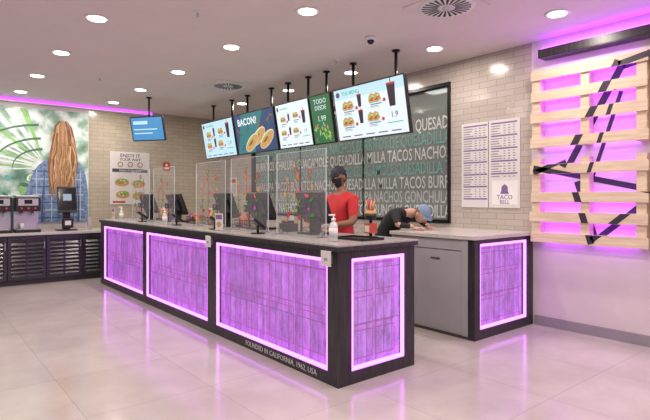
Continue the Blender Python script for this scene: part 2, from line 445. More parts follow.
# painted angular bell strokes, over the wall and the boards
M_wallp = FX(WX-.002, 0, 0)
lines = [((1.40, 2.92), (2.04, 2.80), .030), ((2.04, 2.84), (2.60, 1.80), .036), ((2.93, 1.80), (1.0, 1.36), .030), ((2.06, 2.55), (2.36, 1.62), .020),
         ((2.50, 1.64), (2.30, .98), .034), ((2.30, 1.02), (1.86, 1.40), .030), ((1.2, 2.7), (1.0, 1.4), .036), ((2.62, 1.86), (2.93, 1.74), .028)]
for (y0, z0), (y1, z1), wd in lines:
    pp = [(-(y0+(y1-y0)*t/6), z0+(z1-z0)*t/6) for t in range(7)]
    b.ribbon(pp, wd, M_ink, M_wallp, 0, 0)
    for z in zs: b.ribbon(pp, wd, M_ink, FX(PXf-.0015, 0, 0), 0, 0, clip=(z-.053, z+.053))
b.done()

# ------------------------------------------------------------------ info posters on back wall
M_purp = mat("purple_ink", (.20, .12, .30), .5, noise=.05)
M_ink2 = mat("grey_ink", (.27, .25, .30), .5, noise=.05)
b = B("allergen_poster")
M = FX(WX-.012, 3.98, 1.34)
b.box((0, 0, -.01), (.39, 1.08, 0), M_whitep, 0, M); b.box((.405, 0, -.01), (.82, 1.08, 0), M_whitep, 0, M)
for x0 in (.03, .435):
    n0 = 31 if x0 < .1 else 22
    for k in range(n0):
        y_ = 1.03-k*.031
        if k % 5 == 0: b.rect(x0, y_, x0+.35, y_+.018, M_purp, M, .001)
        else:
            for c in range(4):
                L_ = .16 if c == 0 else .035
                xs = x0 if c == 0 else x0+.17+.062*(c-1)
                b.rect(xs, y_, xs+L_*random.uniform(.6, 1), y_+.012, M_ink2, M, .001)
b.rect(.45, .04, .79, .33, M_white, M, .001)
b.poly([(.56, .17), (.68, .17), (.665, .20), (.66, .26), (.62, .29), (.58, .26), (.575, .20)], M_purp, M, .002)
b.text("TACO", .075, M_purp, M, .62, .105, .002, 0, 'CENTER', .01)
b.text("BELL", .065, M_purp, M, .62, .05, .002, 0, 'CENTER', .01)
b.done()

# ------------------------------------------------------------------ mural on left wall
def emp(name, c): return mat(name, c, .5, noise=.15, nscale=9)
M_mbg = bpy.data.materials.new("mural_background"); M_mbg.use_nodes = True
nt = M_mbg.node_tree; bs = nt.nodes["Principled BSDF"]
tc = nt.nodes.new("ShaderNodeTexCoord"); n = nt.nodes.new("ShaderNodeTexNoise"); n.inputs["Scale"].default_value = 3.5; n.inputs["Detail"].default_value = 7
r = nt.nodes.new("ShaderNodeValToRGB")
for p, c in ((.46, (.28, .46, .36)), (.56, (.60, .74, .72))):
    e = r.color_ramp.elements.new(p); e.color = (*c, 1)
r.color_ramp.elements[0].position = .3; r.color_ramp.elements[0].color = (.08, .20, .15, 1)
r.color_ramp.elements[-1].color = (.86, .93, .95, 1); r.color_ramp.elements[-1].position = .68
nt.links.new(tc.outputs["Object"], n.inputs["Vector"]); nt.links.new(n.outputs["Fac"], r.inputs[0]); nt.links.new(r.outputs[0], bs.inputs["Base Color"])
bs.inputs["Roughness"].default_value = .45
M_hs = [emp("print_hair_a", (.34, .18, .085)), emp("print_hair_b", (.48, .28, .14)), emp("print_hair_c", (.19, .09, .045)), emp("print_hair_d", (.66, .45, .26))]
M_shirt = mat("print_shirt", (.15, .24, .42), .5, noise=.45, nscale=7, stretch=(3, 1, 3))
M_shirt2 = mat("print_shirt_stripe", (.45, .50, .60), .5, noise=.1); M_shirt3 = mat("print_shirt_dark", (.04, .07, .17), .5, noise=.1)
M_sky = emp("print_pale", (.78, .88, .90)); M_tree = emp("print_green", (.06, .19, .10)); M_grass = emp("print_teal", (.12, .40, .40)); M_leaf = emp("print_leaf", (.28, .55, .20))
M_skinp = emp("print_skin", (.62, .37, .27)); M_dkp = emp("print_dark", (.05, .05, .06))
b = B("mural_picture")
M = FY(0, WY-.032, 1.0)
b.box((-2.2, 0, -.03), (2.70, 2.12, 0), M_mbg, 0, M)
z = .001
vx, vy = 1.95, 1.02
for k in range(11):
    a0 = math.radians(100+k*8.2); a1 = a0+math.radians(4.2)
    R1, R0 = 1.12, .22
    b.poly([(vx+R0*math.cos(a0), vy+R0*math.sin(a0)), (vx+R1*math.cos(a0)*1.5, vy+min(1.08, R1*math.sin(a0))), (vx+R1*math.cos(a1)*1.5, vy+min(1.08, R1*math.sin(a1))), (vx+R0*math.cos(a1), vy+R0*math.sin(a1))], M_sky if k % 3 else M_leaf, M, z+.0002*k)
for q in (.35, .55, .8):
    b.ribbon([(vx+q*1.5*math.cos(math.radians(a)), vy+q*1.0*math.sin(math.radians(a))) for a in range(95, 186, 10)], .022, M_tree, M, z+.003)
for k in range(40):
    b.ell(random.uniform(.2, 1.9), random.uniform(.35, .85), random.uniform(.03, .10), random.uniform(.02, .07), random.choice((M_tree, M_leaf, M_tree, M_sky, M_grass)), M, z+.0033+.00003*k, n=9, rot=random.random()*3)
b.poly([(-2.2, 0), (2.70, 0), (2.70, .28), (1.6, .36), (.4, .30), (-2.2, .40)], M_grass, M, z+.005)
for k in range(22):
    b.ell(random.uniform(.1, 1.8), random.uniform(.03, .3), random.uniform(.04, .12), random.uniform(.01, .03), random.choice((M_leaf, M_sky, M_tree)), M, z+.0053+.00003*k, n=9)
b.poly(smooth_pts([(1.62, 0), (1.60, .35), (1.68, .72), (1.80, 1.02), (1.98, 1.18), (2.14, 1.27), (2.34, 1.27), (2.50, 1.18), (2.62, 1.0), (2.68, .7), (2.69, 0)], 5), M_shirt, M, z+.007)
for k in range(7):
    b.rect(1.74, .08+k*.145, 2.64-.01*k, .10+k*.145, M_shirt2 if k % 2 else M_shirt3, M, z+.0075)
for k in range(7):
    b.rect(1.80+k*.125, .02, 1.815+k*.125, .98, M_shirt3 if k % 2 else M_shirt2, M, z+.0077)
b.ribbon([(1.90, 0), (1.90, .4), (1.93, .8)], .02, M_shirt3, M, z+.008)
b.ribbon([(2.52, 0), (2.53, .4), (2.50, .8)], .02, M_shirt3, M, z+.008)
b.poly([(2.14, 1.15), (2.34, 1.15), (2.32, 1.45), (2.16, 1.45)], M_skinp, M, z+.0082)
b.poly(smooth_pts([(2.10, 1.74), (2.06, 1.66), (2.035, 1.58), (2.06, 1.52), (2.07, 1.45), (2.16, 1.42), (2.2, 1.75)], 3), M_skinp, M, z+.0084)
hw = lambda v: .155*math.sqrt(max(0, 1-(1-min(1, v/.16))**2)) if v < .16 else .155+.085*min(1, (v-.16)/.35)-.04*max(0, (v-.7)/.3)
cxh = lambda v: 2.25+.015*math.sin(v*5)
yt, ye = 1.93, .55
out = [(cxh(v/20)-hw(v/20)*.96, yt-(yt-ye)*v/20) for v in range(0, 20)] + [(cxh(v/20)+hw(v/20)*.96, yt-(yt-ye)*v/20) for v in range(19, 0, -1)]
b.poly(out, M_hs[0], M, z+.0088)
for k in range(130):
    side = random.uniform(-1, 1); v0 = random.uniform(0.0, .35) if k % 3 else 0.01; v1 = random.uniform(.85, 1.10)
    amp = random.uniform(.006, .022); ph = random.random()*6; pts = []
    for j in range(14):
        v = v0+(v1-v0)*j/13
        pts.append((cxh(v)+side*hw(max(.01, min(1, v)))*1.02+amp*math.sin(ph+v*16)*min(1, v*2), yt-(yt-ye)*v))
    b.ribbon(pts, random.uniform(.008, .018), M_hs[(0, 1, 0, 2, 1, 3, 2)[k % 7]], M, z+.009+.00004*k)
b.done()

M_foodA = emp("print_bread", (.55, .30, .11)); M_foodB = emp("print_red", (.50, .07, .04)); M_foodC = emp("print_lettuce", (.18, .38, .08)); M_cream = emp("print_cream", (.70, .62, .50))
M_red = mat("red_plastic", (.55, .03, .02), .4, noise=.05)
b = B("food_poster")
M = FY(3.12, WY-.016, 1.33)
b.box((0, 0, -.014), (.8, 1.08, 0), M_whitep, .0, M)
b.text("ENJOY IT", .10, M_dkp, M, .4, .97, .001, 0, 'CENTER', .015); b.text("YOUR WAY", .08, M_dkp, M, .4, .895, .001, 0, 'CENTER', .015)
for k in range(3):
    b.ell(.2+.2*k, .82, .055, .055, M_dkp, M, .001); b.ell(.2+.2*k, .82, .042, .042, M_cream, M, .0015)
b.rect(.04, .66, .76, .73, M_dkp, M, .001)
b.text("FRESH EVERY DAY", .055, M_whitep, M, .4, .675, .0015, 0, 'CENTER', .01)
for (cx, cy) in ((.23, .45), (.56, .42), (.25, .20), (.58, .17)):
    b.ell(cx, cy, .155, .095, M_cream, M, .001); b.ell(cx, cy, .14, .08, M_foodA, M, .0013); b.ell(cx, cy+.02, .12, .045, M_foodC, M, .0015, rot=.2)
    for k in range(9): b.ell(cx+random.uniform(-.09, .09), cy+random.uniform(-.03, .05), .022, .014, random.choice((M_foodB, M_cream, M_foodC, M_foodA)), M, .002+.0001*k, n=8, rot=random.random()*3)
b.rect(.05, .03, .30, .07, M_foodB, M, .003)
b.done()

def sign(name, x, z, w, h, m1, m2):
    b = B(name); M = FY(x, WY-.012, z)
    b.box((0, 0, -.011), (w, h, 0), m1, .0, M); b.rect(w*.2, h*.2, w*.8, h*.45, m2, M, .001); b.ell(w*.5, h*.68, w*.2, h*.14, m2, M, .001); b.done()
sign("fire_safety_sign", 4.22, 2.05, .15, .18, M_red, M_white)

b = B("wall_notice"); M = FX(WX-.009, 10.2, 1.5)
b.box((0, 0, -.008), (.3, .42, 0), M_whitep, 0, M); b.rect(.03, .3, .27, .38, M_foodB, M, .001)
for k in range(6): b.rect(.03, .05+k*.04, .27, .06+k*.04, M_ink2, M, .001)
b.done()

# ------------------------------------------------------------------ menu screens
S_bg = emis("screen_pale", (.58, .84, .94), 1.0); S_white = emis("screen_white", (.86, .95, 1.0), 1.0)
S_teal = emis("screen_teal", (.02, .20, .22), 1.0); S_navy = emis("screen_navy", (.02, .06, .17), 1.0)
S_green = emis("screen_green", (.02, .15, .05), 1.0); S_lime = emis("screen_lime", (.25, .60, .10), 1.0)
S_tan = emis("screen_tan", (.62, .34, .12), 1.0); S_brown = emis("screen_brown", (.25, .10, .04), 1.0); S_redc = emis("screen_red", (.60, .06, .04), 1.0)
S_txt = emis("screen_text", (.10, .06, .16), 1.0); S_dark = emis("screen_cup", (.03, .01, .03), 1.0)
S_mint = emis("screen_mint", (.12, .55, .42), 1.0); S_cream = emis("screen_cream", (.85, .72, .45), 1.0)
S_blue = emis("screen_blue", (.06, .30, .62), 1.0)
TILT = math.radians(10)
def taco(b, M, x, y, s):
    b.ell(x, y-.01*s, .10*s, .05*s, S_white, M, .0012, rot=.1)
    b.ell(x+.01*s, y-.035*s, .085*s, .015*s, S_bg, M, .0013)
    for q, dx in enumerate((-.03, .03)):
        xx = x+dx*s
        b.poly([(xx-.05*s, y-.02*s), (xx-.04*s, y+.025*s), (xx-.01*s, y+.05*s), (xx+.03*s, y+.035*s), (xx+.05*s, y-.015*s), (xx+.01*s, y-.035*s), (xx-.03*s, y-.035*s)], S_tan, M, .002+.001*q)
        b.ell(xx, y+.014*s, .034*s, .012*s, S_lime, M, .0024+.001*q, rot=.3); b.ell(xx+.005*s, y+.002*s, .028*s, .008*s, S_redc, M, .0026+.001*q, rot=.3)
        b.ell(xx-.01*s, y-.012*s, .022*s, .006*s, S_brown, M, .0027+.001*q); b.ell(xx+.012*s, y+.02*s, .01*s, .006*s, S_cream, M, .0028+.001*q)
def cup(b, M, x, y, s):
    b.poly([(x-.018*s, y), (x+.018*s, y), (x+.026*s, y+.10*s), (x-.026*s, y+.10*s)], S_dark, M, .002)
    b.rect(x-.028*s, y+.10*s, x+.028*s, y+.108*s, S_redc, M, .0025); b.rect(x-.002*s, y+.108*s, x+.003*s, y+.135*s, S_dark, M, .0025)
SX, SZ, SH = 4.51, 2.577, .706
def screen(y_left, y_right, kind):
    k_ = 1.14
    y_left *= k_; y_right *= k_
    w = y_left-y_right; h = SH
    b = B("menu_screen"); X, Z = SX, SZ
    M = FX(X, (y_left+y_right)/2, Z) @ Matrix.Rotation(TILT, 4, 'X')
    b.box((-w/2, -h/2, -.05), (w/2, h/2, 0), M_blk, .006, M)
    b.box((-w*.3, -h*.3, -.085), (w*.3, h*.3, -.05), M_blk, .006, M)
    x0, x1, y0, y1 = -w/2+.018, w/2-.018, -h/2+.018, h/2-.018
    W = x1-x0; H = y1-y0
    if kind in ('menuA', 'menuC', 'menuE'):
        b.rect(x0, y0, x1, y1, S_bg if kind == 'menuA' else S_white, M, .001)
        if kind == 'menuE': b.rect(x0, y1-.2*H, x1, y1, S_bg, M, .00105)
        b.text("THE MENU", .055*W, S_mint, M, x0+.12*W, y1-.13*H, .002, 0, 'LEFT', .02)
        b.ell(x0+.06*W, y1-.10*H, .03*W, .055*H, S_txt, M, .002)
        pts = [(x0+.20*W, .15*H), (x0+.60*W, .2*H), (x0+.18*W, -.16*H), (x0+.56*W, -.14*H)]
        for i, (px, py) in enumerate(pts):
            taco(b, M, px, py, 1.15*W)
            b.rect(px-.07*W, py-.115*H, px+.09*W, py-.10*H, S_txt, M, .002)
            b.rect(px-.07*W, py-.145*H, px+.04*W, py-.135*H, S_txt, M, .002)
            b.rect(px-.07*W, py-.17*H, px+.06*W, py-.16*H, S_mint, M, .002)
            b.ell(px+.13*W, py-.06*H, .020*W, .035*H, S_redc, M, .0045)
        cup(b, M, x0+.38*W, -.22*H, 1.3*W); cup(b, M, x0+.38*W, .1*H, 1.2*W)
        cup(b, M, x0+.83*W, .0*H, 2.1*W)
        b.text("1.9", .08*W, S_txt, M, x0+.84*W, -.2*H, .002, 0, 'CENTER', .01)
        b.rect(x0+.74*W, -.3*H, x0+.94*W, -.28*H, S_mint, M, .002)
        for k in range(5): b.rect(x0+.06*W+k*.18*W, y0+.05*H, x0+.19*W+k*.18*W, y0+.07*H, S_txt, M, .002)
    elif kind == 'burrito':
        b.rect(x0, y0, x1, y1, S_navy, M, .001)
        b.poly([(x0, y0), (x0+.45*W, y0), (x0+.75*W, y1), (x0+.2*W, y1)], S_teal, M, .0013)
        for k in range(30): b.ell(x0+random.uniform(.05, .95)*W, y0+random.uniform(.05, .95)*H, .05*W, .015*W, random.choice((S_teal, S_green, S_brown, S_navy)), M, .0014+.00001*k, n=10, rot=random.random()*3)
        b.text("BACON?", .13*W, S_white, M, x0+.08*W, y1-.28*H, .002, 0, 'LEFT', .03)
        for q, (px, py) in enumerate(((.58, .38), (.40, .25), (.78, .28))):
            X_, Y_ = x0+px*W, y0+py*H
            b.ell(X_, Y_, .20*W, .085*W, S_cream, M, .002+.0015*q, rot=.5); b.ell(X_, Y_-.006*W, .19*W, .07*W, S_tan, M, .0023+.0015*q, rot=.5)
            b.ell(X_-.04*W, Y_+.01*W, .10*W, .03*W, S_lime, M, .0026+.0015*q, rot=.5); b.ell(X_-.03*W, Y_, .08*W, .02*W, S_redc, M, .0028+.0015*q, rot=.5); b.ell(X_-.02*W, Y_-.01*W, .05*W, .012*W, S_brown, M, .003+.0015*q, rot=.5)
    elif kind == 'green':
        b.rect(x0, y0, x1, y1, S_green, M, .001)
        b.text("TODO", .22*W, S_white, M, 0, y1-.17*H, .002, 0, 'CENTER', .0)
        b.text("DESDE", .2*W, S_white, M, 0, y1-.30*H, .002, 0, 'CENTER', .0)
        for k in range(40):
            b.ell(x0+random.uniform(.12, .88)*W, y0+random.uniform(.06, .40)*H, .08*W, .03*W, random.choice((S_lime, S_lime, S_green, S_tan, S_redc, S_teal)), M, .0022+.0001*k, rot=random.random()*3)
        b.text("1.99", .26*W, S_white, M, 0, y0+.46*H, .0018, 0, 'CENTER', .0)
    for dx in ((-w*.30, w*.30) if w > .8 else (0,)):
        yy = (y_left+y_right)/2 - dx
        b.cyl((X+.085, yy, Z-.05), (X+.085, yy, CH), .020, M_blkm, n=12)
        b.cyl((X+.085, yy, CH-.02), (X+.085, yy, CH), .05, M_blkm)
        b.box((X+.045, yy-.04, Z-.1), (X+.105, yy+.04, Z+.1), M_blkm, .004)
    b.done(origin=(X, (y_left+y_right)/2, Z))
screen(8.14, 7.06, 'menuA')
screen(7.02, 5.90, 'burrito')
screen(5.86, 5.10, 'menuC')
screen(5.08, 4.67, 'green')
screen(4.61, 3.48, 'menuE')

b = B("order_status_screen")
X, Y, Z = 3.28, 9.0, 2.70
M = FX(X, Y, Z) @ Matrix.Rotation(math.radians(34), 4, 'Y') @ Matrix.Rotation(math.radians(14), 4, 'X')
b.box((-.34, -.22, -.045), (.34, .22, 0), M_blk, .008, M)
b.rect(-.32, -.20, .32, .20, S_blue, M, .001)
b.rect(-.28, .08, .02, .14, S_bg, M, .002); b.rect(-.28, -.02, .2, .0, S_bg, M, .002); b.rect(-.28, -.09, .1, -.07, S_bg, M, .002)
b.cyl((X+.04, Y+.03, Z), (X+.04, Y+.03, CH), .017, M_blkm, n=12); b.cyl((X+.04, Y+.03, CH-.02), (X+.04, Y+.03, CH), .05, M_blkm)
b.box((-.05, -.05, -.09), (.05, .05, -.04), M_blkm, .004, M)
b.done(origin=(X, Y, Z))

# ------------------------------------------------------------------ counter-top equipment
S_pos = emis("pos_screen", (.35, .45, .6), .8)
def pos(y, x=3.12, yaw=0):
    b = B("cash_register_terminal")
    M0 = Matrix.Translation((x, y, CZ)) @ Matrix.Rotation(yaw, 4, 'Z')
    b.box((-.13, -.13, 0), (.13, .13, .022), M_blk, .006, M0)
    b.box((-.05, -.05, .02), (.03, .05, .17), M_blk, .01, M0)
    M = M0 @ Matrix.Translation((-.02, 0, .27)) @ Matrix.Rotation(math.radians(-22), 4, 'Y')
    b.box((-.025, -.22, -.165), (.015, .22, .165), M_blk, .01, M)
    b.box((-.05, -.12, -.09), (-.02, .12, .09), M_blk, .012, M)
    b.box((.0152, -.205, -.15), (.0165, .205, .15), S_pos, 0, M)
    b.cyl((-.1, .11, .02), (-.1, .11, .20), .012, M_blk, M=M0)
    b.box((-.125, .03, .20), (-.095, .19, .28), M_blk, .005, M0)
    b.box((-.127, .045, .212), (-.1245, .175, .268), M_screenoff, 0, M0)
    b.done(origin=(x, y, CZ))
for y in (8.45, 7.3, 5.75, 4.95, 3.95): pos(y, 3.13, random.uniform(-.15, .15))

cols = [mat("sticker_%s" % n_, c, .5, noise=.08, nscale=30) for n_, c in (("orange", (.72, .20, .03)), ("red", (.55, .04, .05)), ("green", (.08, .30, .10)), ("violet", (.28, .05, .42)), ("amber", (.75, .38, .05)), ("pink", (.70, .12, .22)), ("tan", (.55, .34, .20)))]
M_stem = mat("sticker_stem", (.10, .16, .06), .5, noise=.1)
def shield(y, w=.78, h=.80, x=2.86):
    b = B("acrylic_sneeze_guard")
    b.box((x, y-w/2, CZ+.012), (x+.006, y+w/2, CZ+h), M_glass)
    b.box((x-.001, y-w/2, CZ+h), (x+.007, y+w/2, CZ+h+.006), M_edge)
    for s_ in (-1, 1):
        b.box((x-.001, y+s_*w/2-.003, CZ+.012), (x+.007, y+s_*w/2+.003, CZ+h+.006), M_edge)
        yy = y+s_*(w/2-.06)
        b.box((x-.06, yy-.02, CZ), (x+.066, yy+.02, CZ+.012), M_steel, .003)
        b.box((x-.008, yy-.015, CZ+.012), (x+.014, yy+.015, CZ+.05), M_steel, .003)
    M = FX(x-.001, y, CZ)
    kk = 0
    for sx_, top in ((-w*.26, .52), (-w*.04, .70), (w*.20, .58)):
        top *= random.uniform(.9, 1.05); bend = random.uniform(-.04, .04)
        pp = [(sx_+bend*(t/8)**2, .014+(top-.014)*t/8) for t in range(9)]
        b.ribbon(pp, .005, M_stem, M, .0003, .4)
        n_ = int(top/.065)
        for j in range(n_):
            t = (j+1)/n_; py = .05+(top-.02)*t; base = sx_+bend*t*t
            sd = 1 if j % 2 else -1
            px = base+sd*random.uniform(.012, .045)*(1 if j < n_-1 else 0)
            s_ = random.uniform(.020, .032); a = random.random()*PI; m = cols[(kk*5+j*3) % 7]; zz = .0006+.0002*kk; kk += 1
            if j % 3 == 2 or j == n_-1:
                pts = []
                for q in range(12):
                    rr = s_*(1.35 if q % 2 == 0 else .75); pts.append((px+rr*math.cos(a+q*PI/6), py+rr*math.sin(a+q*PI/6)))
                b.poly(pts, m, M, zz); b.ell(px, py, s_*.42, s_*.42, cols[4] if m is not cols[4] else cols[1], M, zz+.0001, n=10)
            elif j % 3 == 1:
                b.poly([(px+1.25*s_*math.cos(a+t_*PI/8), py+1.25*s_*math.sin(a+t_*PI/8)) for t_ in range(9)], m, M, zz)
            else:
                a = .6 if sd > 0 else PI-.6
                b.poly([(base, py), (base+s_*1.2*math.cos(a+.4), py+s_*1.2*math.sin(a+.4)), (base+s_*2.4*math.cos(a), py+s_*2.4*math.sin(a)), (base+s_*1.2*math.cos(a-.4), py+s_*1.2*math.sin(a-.4))], cols[2] if j % 2 else m, M, zz)
    b.done(origin=(x, y, CZ))
for y in (3.86, 4.80, 5.72, 7.2, 8.15): shield(y)

def basket(x, y, kind):
    b = B("sauce_packet_basket" if kind == 0 else "drink_bottle_rack"); M = Matrix.Translation((x, y, CZ))
    b.box((-.09, -.14, 0), (.09, .14, .008), M_blkm, 0, M)
    for zz in (.05, .09):
        b.box((-.09, -.14, zz), (.09, -.135, zz+.006), M_blkm, 0, M); b.box((-.09, .135, zz), (.09, .14, zz+.006), M_blkm, 0, M)
        b.box((-.09, -.14, zz), (-.085, .14, zz+.006), M_blkm, 0, M); b.box((.085, -.14, zz), (.09, .14, zz+.006), M_blkm, 0, M)
    for sx_ in (-.0875, .0875):
        for k in range(8): b.box((sx_-.002, -.138+k*.039, 0), (sx_+.002, -.134+k*.039, .096), M_blkm, 0, M)
    if kind == 0:
        for k in range(22):
            MM = M @ Matrix.Translation((random.uniform(-.05, .05), -.11+.01*k, .065+random.uniform(0, .03))) @ Matrix.Rotation(random.uniform(-.5, .5), 4, 'X') @ Matrix.Rotation(random.uniform(-.3, .3), 4, 'Y')
            b.box((-.03, -.004, -.045), (.03, .004, .045), cols[k % 6], .002, MM)
    else:
        for i in range(2):
            for j in range(4):
                MM = M @ Matrix.Translation((-.04+.08*i, -.10+.066*j, .008))
                b.lathe([(.028, 0), (.030, .01), (.030, .13), (.012, .17), (.012, .195)], cols[(i*3+j*2) % 6], MM, 16)
                b.lathe([(.0135, .195), (.0135, .212)], M_white, MM, 16)
    b.done(origin=(x, y, CZ))
basket(3.16, 5.35, 0); basket(3.18, 6.2, 1); basket(3.16, 6.75, 0); basket(3.18, 7.85, 1)

def reader(x, y, yaw):
    b = B("card_payment_reader"); M = Matrix.Translation((x, y, CZ)) @ Matrix.Rotation(yaw, 4, 'Z')
    b.box((-.05, -.05, 0), (.05, .05, .012), M_blk, .004, M); b.cyl((0, 0, .01), (0, 0, .08), .012, M_blk, M=M)
    M2 = M @ Matrix.Translation((0, 0, .10)) @ Matrix.Rotation(math.radians(-35), 4, 'Y')
    b.box((-.09, -.04, -.015), (.09, .04, .015), M_blk, .008, M2)
    b.box((.01, -.032, .0152), (.08, .032, .0165), S_pos, 0, M2)
    for i in range(4):
        for j in range(3): b.box((-.078+i*.02, -.026+j*.02, .014), (-.066+i*.02, -.012+j*.02, .019), M_greyd, 0, M2)
    b.done(origin=(x, y, CZ))
for x, y in ((2.70, 4.35), (2.70, 5.28), (2.72, 6.4), (2.72, 7.68)): reader(x, y, random.uniform(2.9, 3.3))

M_clear = mat("clear_bottle", (.85, .9, .95), .1, alpha=.55, noise=.02)
def sanitizer(x, y, s=1):
    b = B("hand_sanitizer_bottle"); M = Matrix.Translation((x, y, CZ)) @ Matrix.Scale(s, 4)
    b.lathe([(.030, 0), (.034, .006), (.034, .12), (.026, .145), (.014, .155), (.014, .165)], M_clear, M)
    b.lathe([(.0348, .035), (.0348, .105)], M_whitep, M)
    b.lathe([(.017, .162), (.017, .18), (.006, .184), (.006, .205)], M_white, M)
    b.box((-.045, -.008, .203), (.012, .008, .215), M_white, .003, M)
    b.done(origin=(x, y, CZ))
sanitizer(2.72, 3.20, 1.05); sanitizer(2.70, 6.75); sanitizer(2.72, 8.65)

def tent(x, y, yaw=0):
    b = B("counter_card_sign"); M = Matrix.Translation((x, y, CZ)) @ Matrix.Rotation(yaw, 4, 'Z')
    b.box((-.03, -.07, 0), (.03, .07, .006), M_glass, 0, M)
    b.box((-.003, -.07, .006), (.003, .07, .19), M_whitep, 0, M)
    M2 = M @ FX(-.004, .07, .006)
    b.rect(.01, .12, .13, .17, M_purp, M2); b.ell(.07, .065, .045, .03, M_foodA, M2, .0005)
    b.done(origin=(x, y, CZ))
tent(2.62, 5.02, .1); tent(2.68, 8.95, 0)

b = B("condiment_dispenser"); x, y = 3.25, 3.30; M = Matrix.Translation((x, y, CZ))
b.lathe([(.065, 0), (.065, .01), (.014, .015), (.014, .16), (.05, .165), (.06, .22), (.058, .22)], M_blk, M)
b.lathe([(.045, .17), (.05, .24), (.04, .245)], M_foodA, M)
for k in range(9):
    a = k*.7; b.cyl((.02*math.cos(a), .02*math.sin(a), .23), (.045*math.cos(a), .045*math.sin(a), .33+.01*(k % 3)), .005, (cols[0], cols[6], cols[1])[k % 3], n=8, M=M)
b.box((-.045, -.04, .04), (.045, .04, .13), M_foodB, .005, M)
b.rect(-.03, .05, .03, .11, M_cream, M @ FX(-.0465, 0, 0))
b.done(origin=(x, y, CZ))
b = B("receipt_printer"); M = Matrix.Translation((3.15, 4.45, CZ))
b.box((-.08, -.07, 0), (.08, .07, .09), M_blk, .012, M); b.box((-.06, -.055, .085), (.04, .055, .12), M_blk, .015, M); b.box((.04, -.035, .09), (.043, .035, .17), M_whitep, 0, M)
b.done(origin=(3.15, 4.45, CZ))
b = B("serving_tray"); TXc = 3.02; TYc = 3.22; M = Matrix.Translation((TXc, TYc, CZ))
b.box((-.12, -.18, .0), (.12, .18, .008), M_blk, .004, M)
for lo, hi in (((-.13, -.19, 0), (-.12, .19, .022)), ((.12, -.19, 0), (.13, .19, .022)), ((-.13, -.19, 0), (.13, -.18, .022)), ((-.13, .18, 0), (.13, .19, .022))): b.box(lo, hi, M_blk, .002, M)
b.done(origin=(TXc, TYc, CZ))

# ------------------------------------------------------------------ drinks machine and kiosk on the cabinet
def machine(x):
    b = B("coffee_machine"); M = Matrix.Translation((x, 10.12, GZ))
    b.box((-.19, -.25, 0), (.19, .25, .05), M_blk, .006, M)
    b.box((-.19, -.02, .05), (.19, .25, .60), M_steel, .012, M)
    b.box((-.19, -.24, .36), (.19, -.02, .60), M_blk, .012, M)
    b.box((-.15, -.243, .46), (.15, -.239, .58), M_steel, 0, M)
    b.box((-.06, -.246, .49), (.06, -.242, .56), M_screenoff, 0, M)
    for k in range(3): b.cyl((-.1+.1*k, -.238, .41), (-.1+.1*k, -.25, .41), .018, M_red, M=M)
    for dx in (-.08, .08): b.cyl((dx, -.13, .36), (dx, -.13, .28), .02, M_steel, r2=.012, M=M)
    b.box((-.15, -.22, .05), (.15, -.05, .058), M_steel, 0, M)
    b.lathe([(.028, 0), (.038, .10), (.036, .10), (.026, .004)], M_whitep, M @ Matrix.Translation((-.08, -.13, .058)))
    b.box((-.17, -.18, .60), (.17, .2, .635), M_steel, .01, M)
    b.done(origin=(x, 10.12, GZ))
machine(1.14); machine(1.56)
b = B("self_order_kiosk"); x, y = 2.2, 10.1; M = Matrix.Translation((x, y, GZ))
b.box((-.16, -.13, 0), (.16, .13, .02), M_blk, .006, M); b.box((-.06, -.03, .02), (.06, .05, .35), M_blk, .01, M)
M2 = M @ Matrix.Translation((0, -.05, .56)) @ Matrix.Rotation(math.radians(-10), 4, 'X')
b.box((-.16, -.02, -.24), (.16, .03, .24), M_blk, .012, M2)
b.box((-.14, -.0215, -.20), (.14, -.0205, .21), M_screenoff, 0, M2); b.box((-.07, -.0225, -.02), (.07, -.0218, .10), S_pos, 0, M2)
b.box((-.09, -.12, .05), (.09, -.05, .22), M_blk, .008, M); b.box((-.05, -.123, .10), (.05, -.12, .18), M_whitep, 0, M)
b.done(origin=(x, y, GZ))
b = B("paper_cup_stack"); M = Matrix.Translation((2.62, 10.2, GZ))
for k in range(7): b.lathe([(.03, k*.022), (.042, k*.022+.10), (.044, k*.022+.102)], M_whitep, M)
b.done(origin=(2.62, 10.2, GZ))

# ------------------------------------------------------------------ people
def skin_mesh(nodes, edges, root, sub=2):
    names = list(nodes); bm = bmesh.new(); lay = bm.verts.layers.skin.verify(); V = {}
    for n_ in names:
        p, r = nodes[n_]; v = bm.verts.new(p); V[n_] = v
        v[lay].radius = (r, r) if not isinstance(r, tuple) else r
        v[lay].use_root = (n_ == root)
    for a, c in edges: bm.edges.new((V[a], V[c]))
    me = bpy.data.meshes.new("sk"); bm.to_mesh(me); bm.free()
    ob = bpy.data.objects.new("sk", me); col.objects.link(ob)
    md = ob.modifiers.new("s", 'SKIN'); md.use_smooth_shade = True
    sb = ob.modifiers.new("ss", 'SUBSURF'); sb.levels = sub; sb.render_levels = sub
    bpy.context.view_layer.update()
    out = bpy.data.meshes.new_from_object(ob.evaluated_get(bpy.context.evaluated_depsgraph_get()))
    bpy.data.objects.remove(ob)
    t = bmesh.new(); t.from_mesh(out); bpy.data.meshes.remove(out)
    return t

def segdist(p, a, c):
    a = Vector(a); c = Vector(c); d = c-a; t = max(0, min(1, (p-a).dot(d)/max(1e-9, d.length_squared)))
    return (p-(a+d*t)).length, t

def body(b, nodes, edges, root, pick):
    t = skin_mesh(nodes, edges, root)
    for f in t.faces:
        c = f.calc_center_median(); best = None
        for a, e in edges:
            dd, tt = segdist(c, nodes[a][0], nodes[e][0])
            ra = nodes[a][1]; dd -= ra*.5
            if best is None or dd < best[0]: best = (dd, a, e, tt)
        f.material_index = b.mi(pick(best[1], best[2], best[3], c))
    b.merge(t, None, None, True)

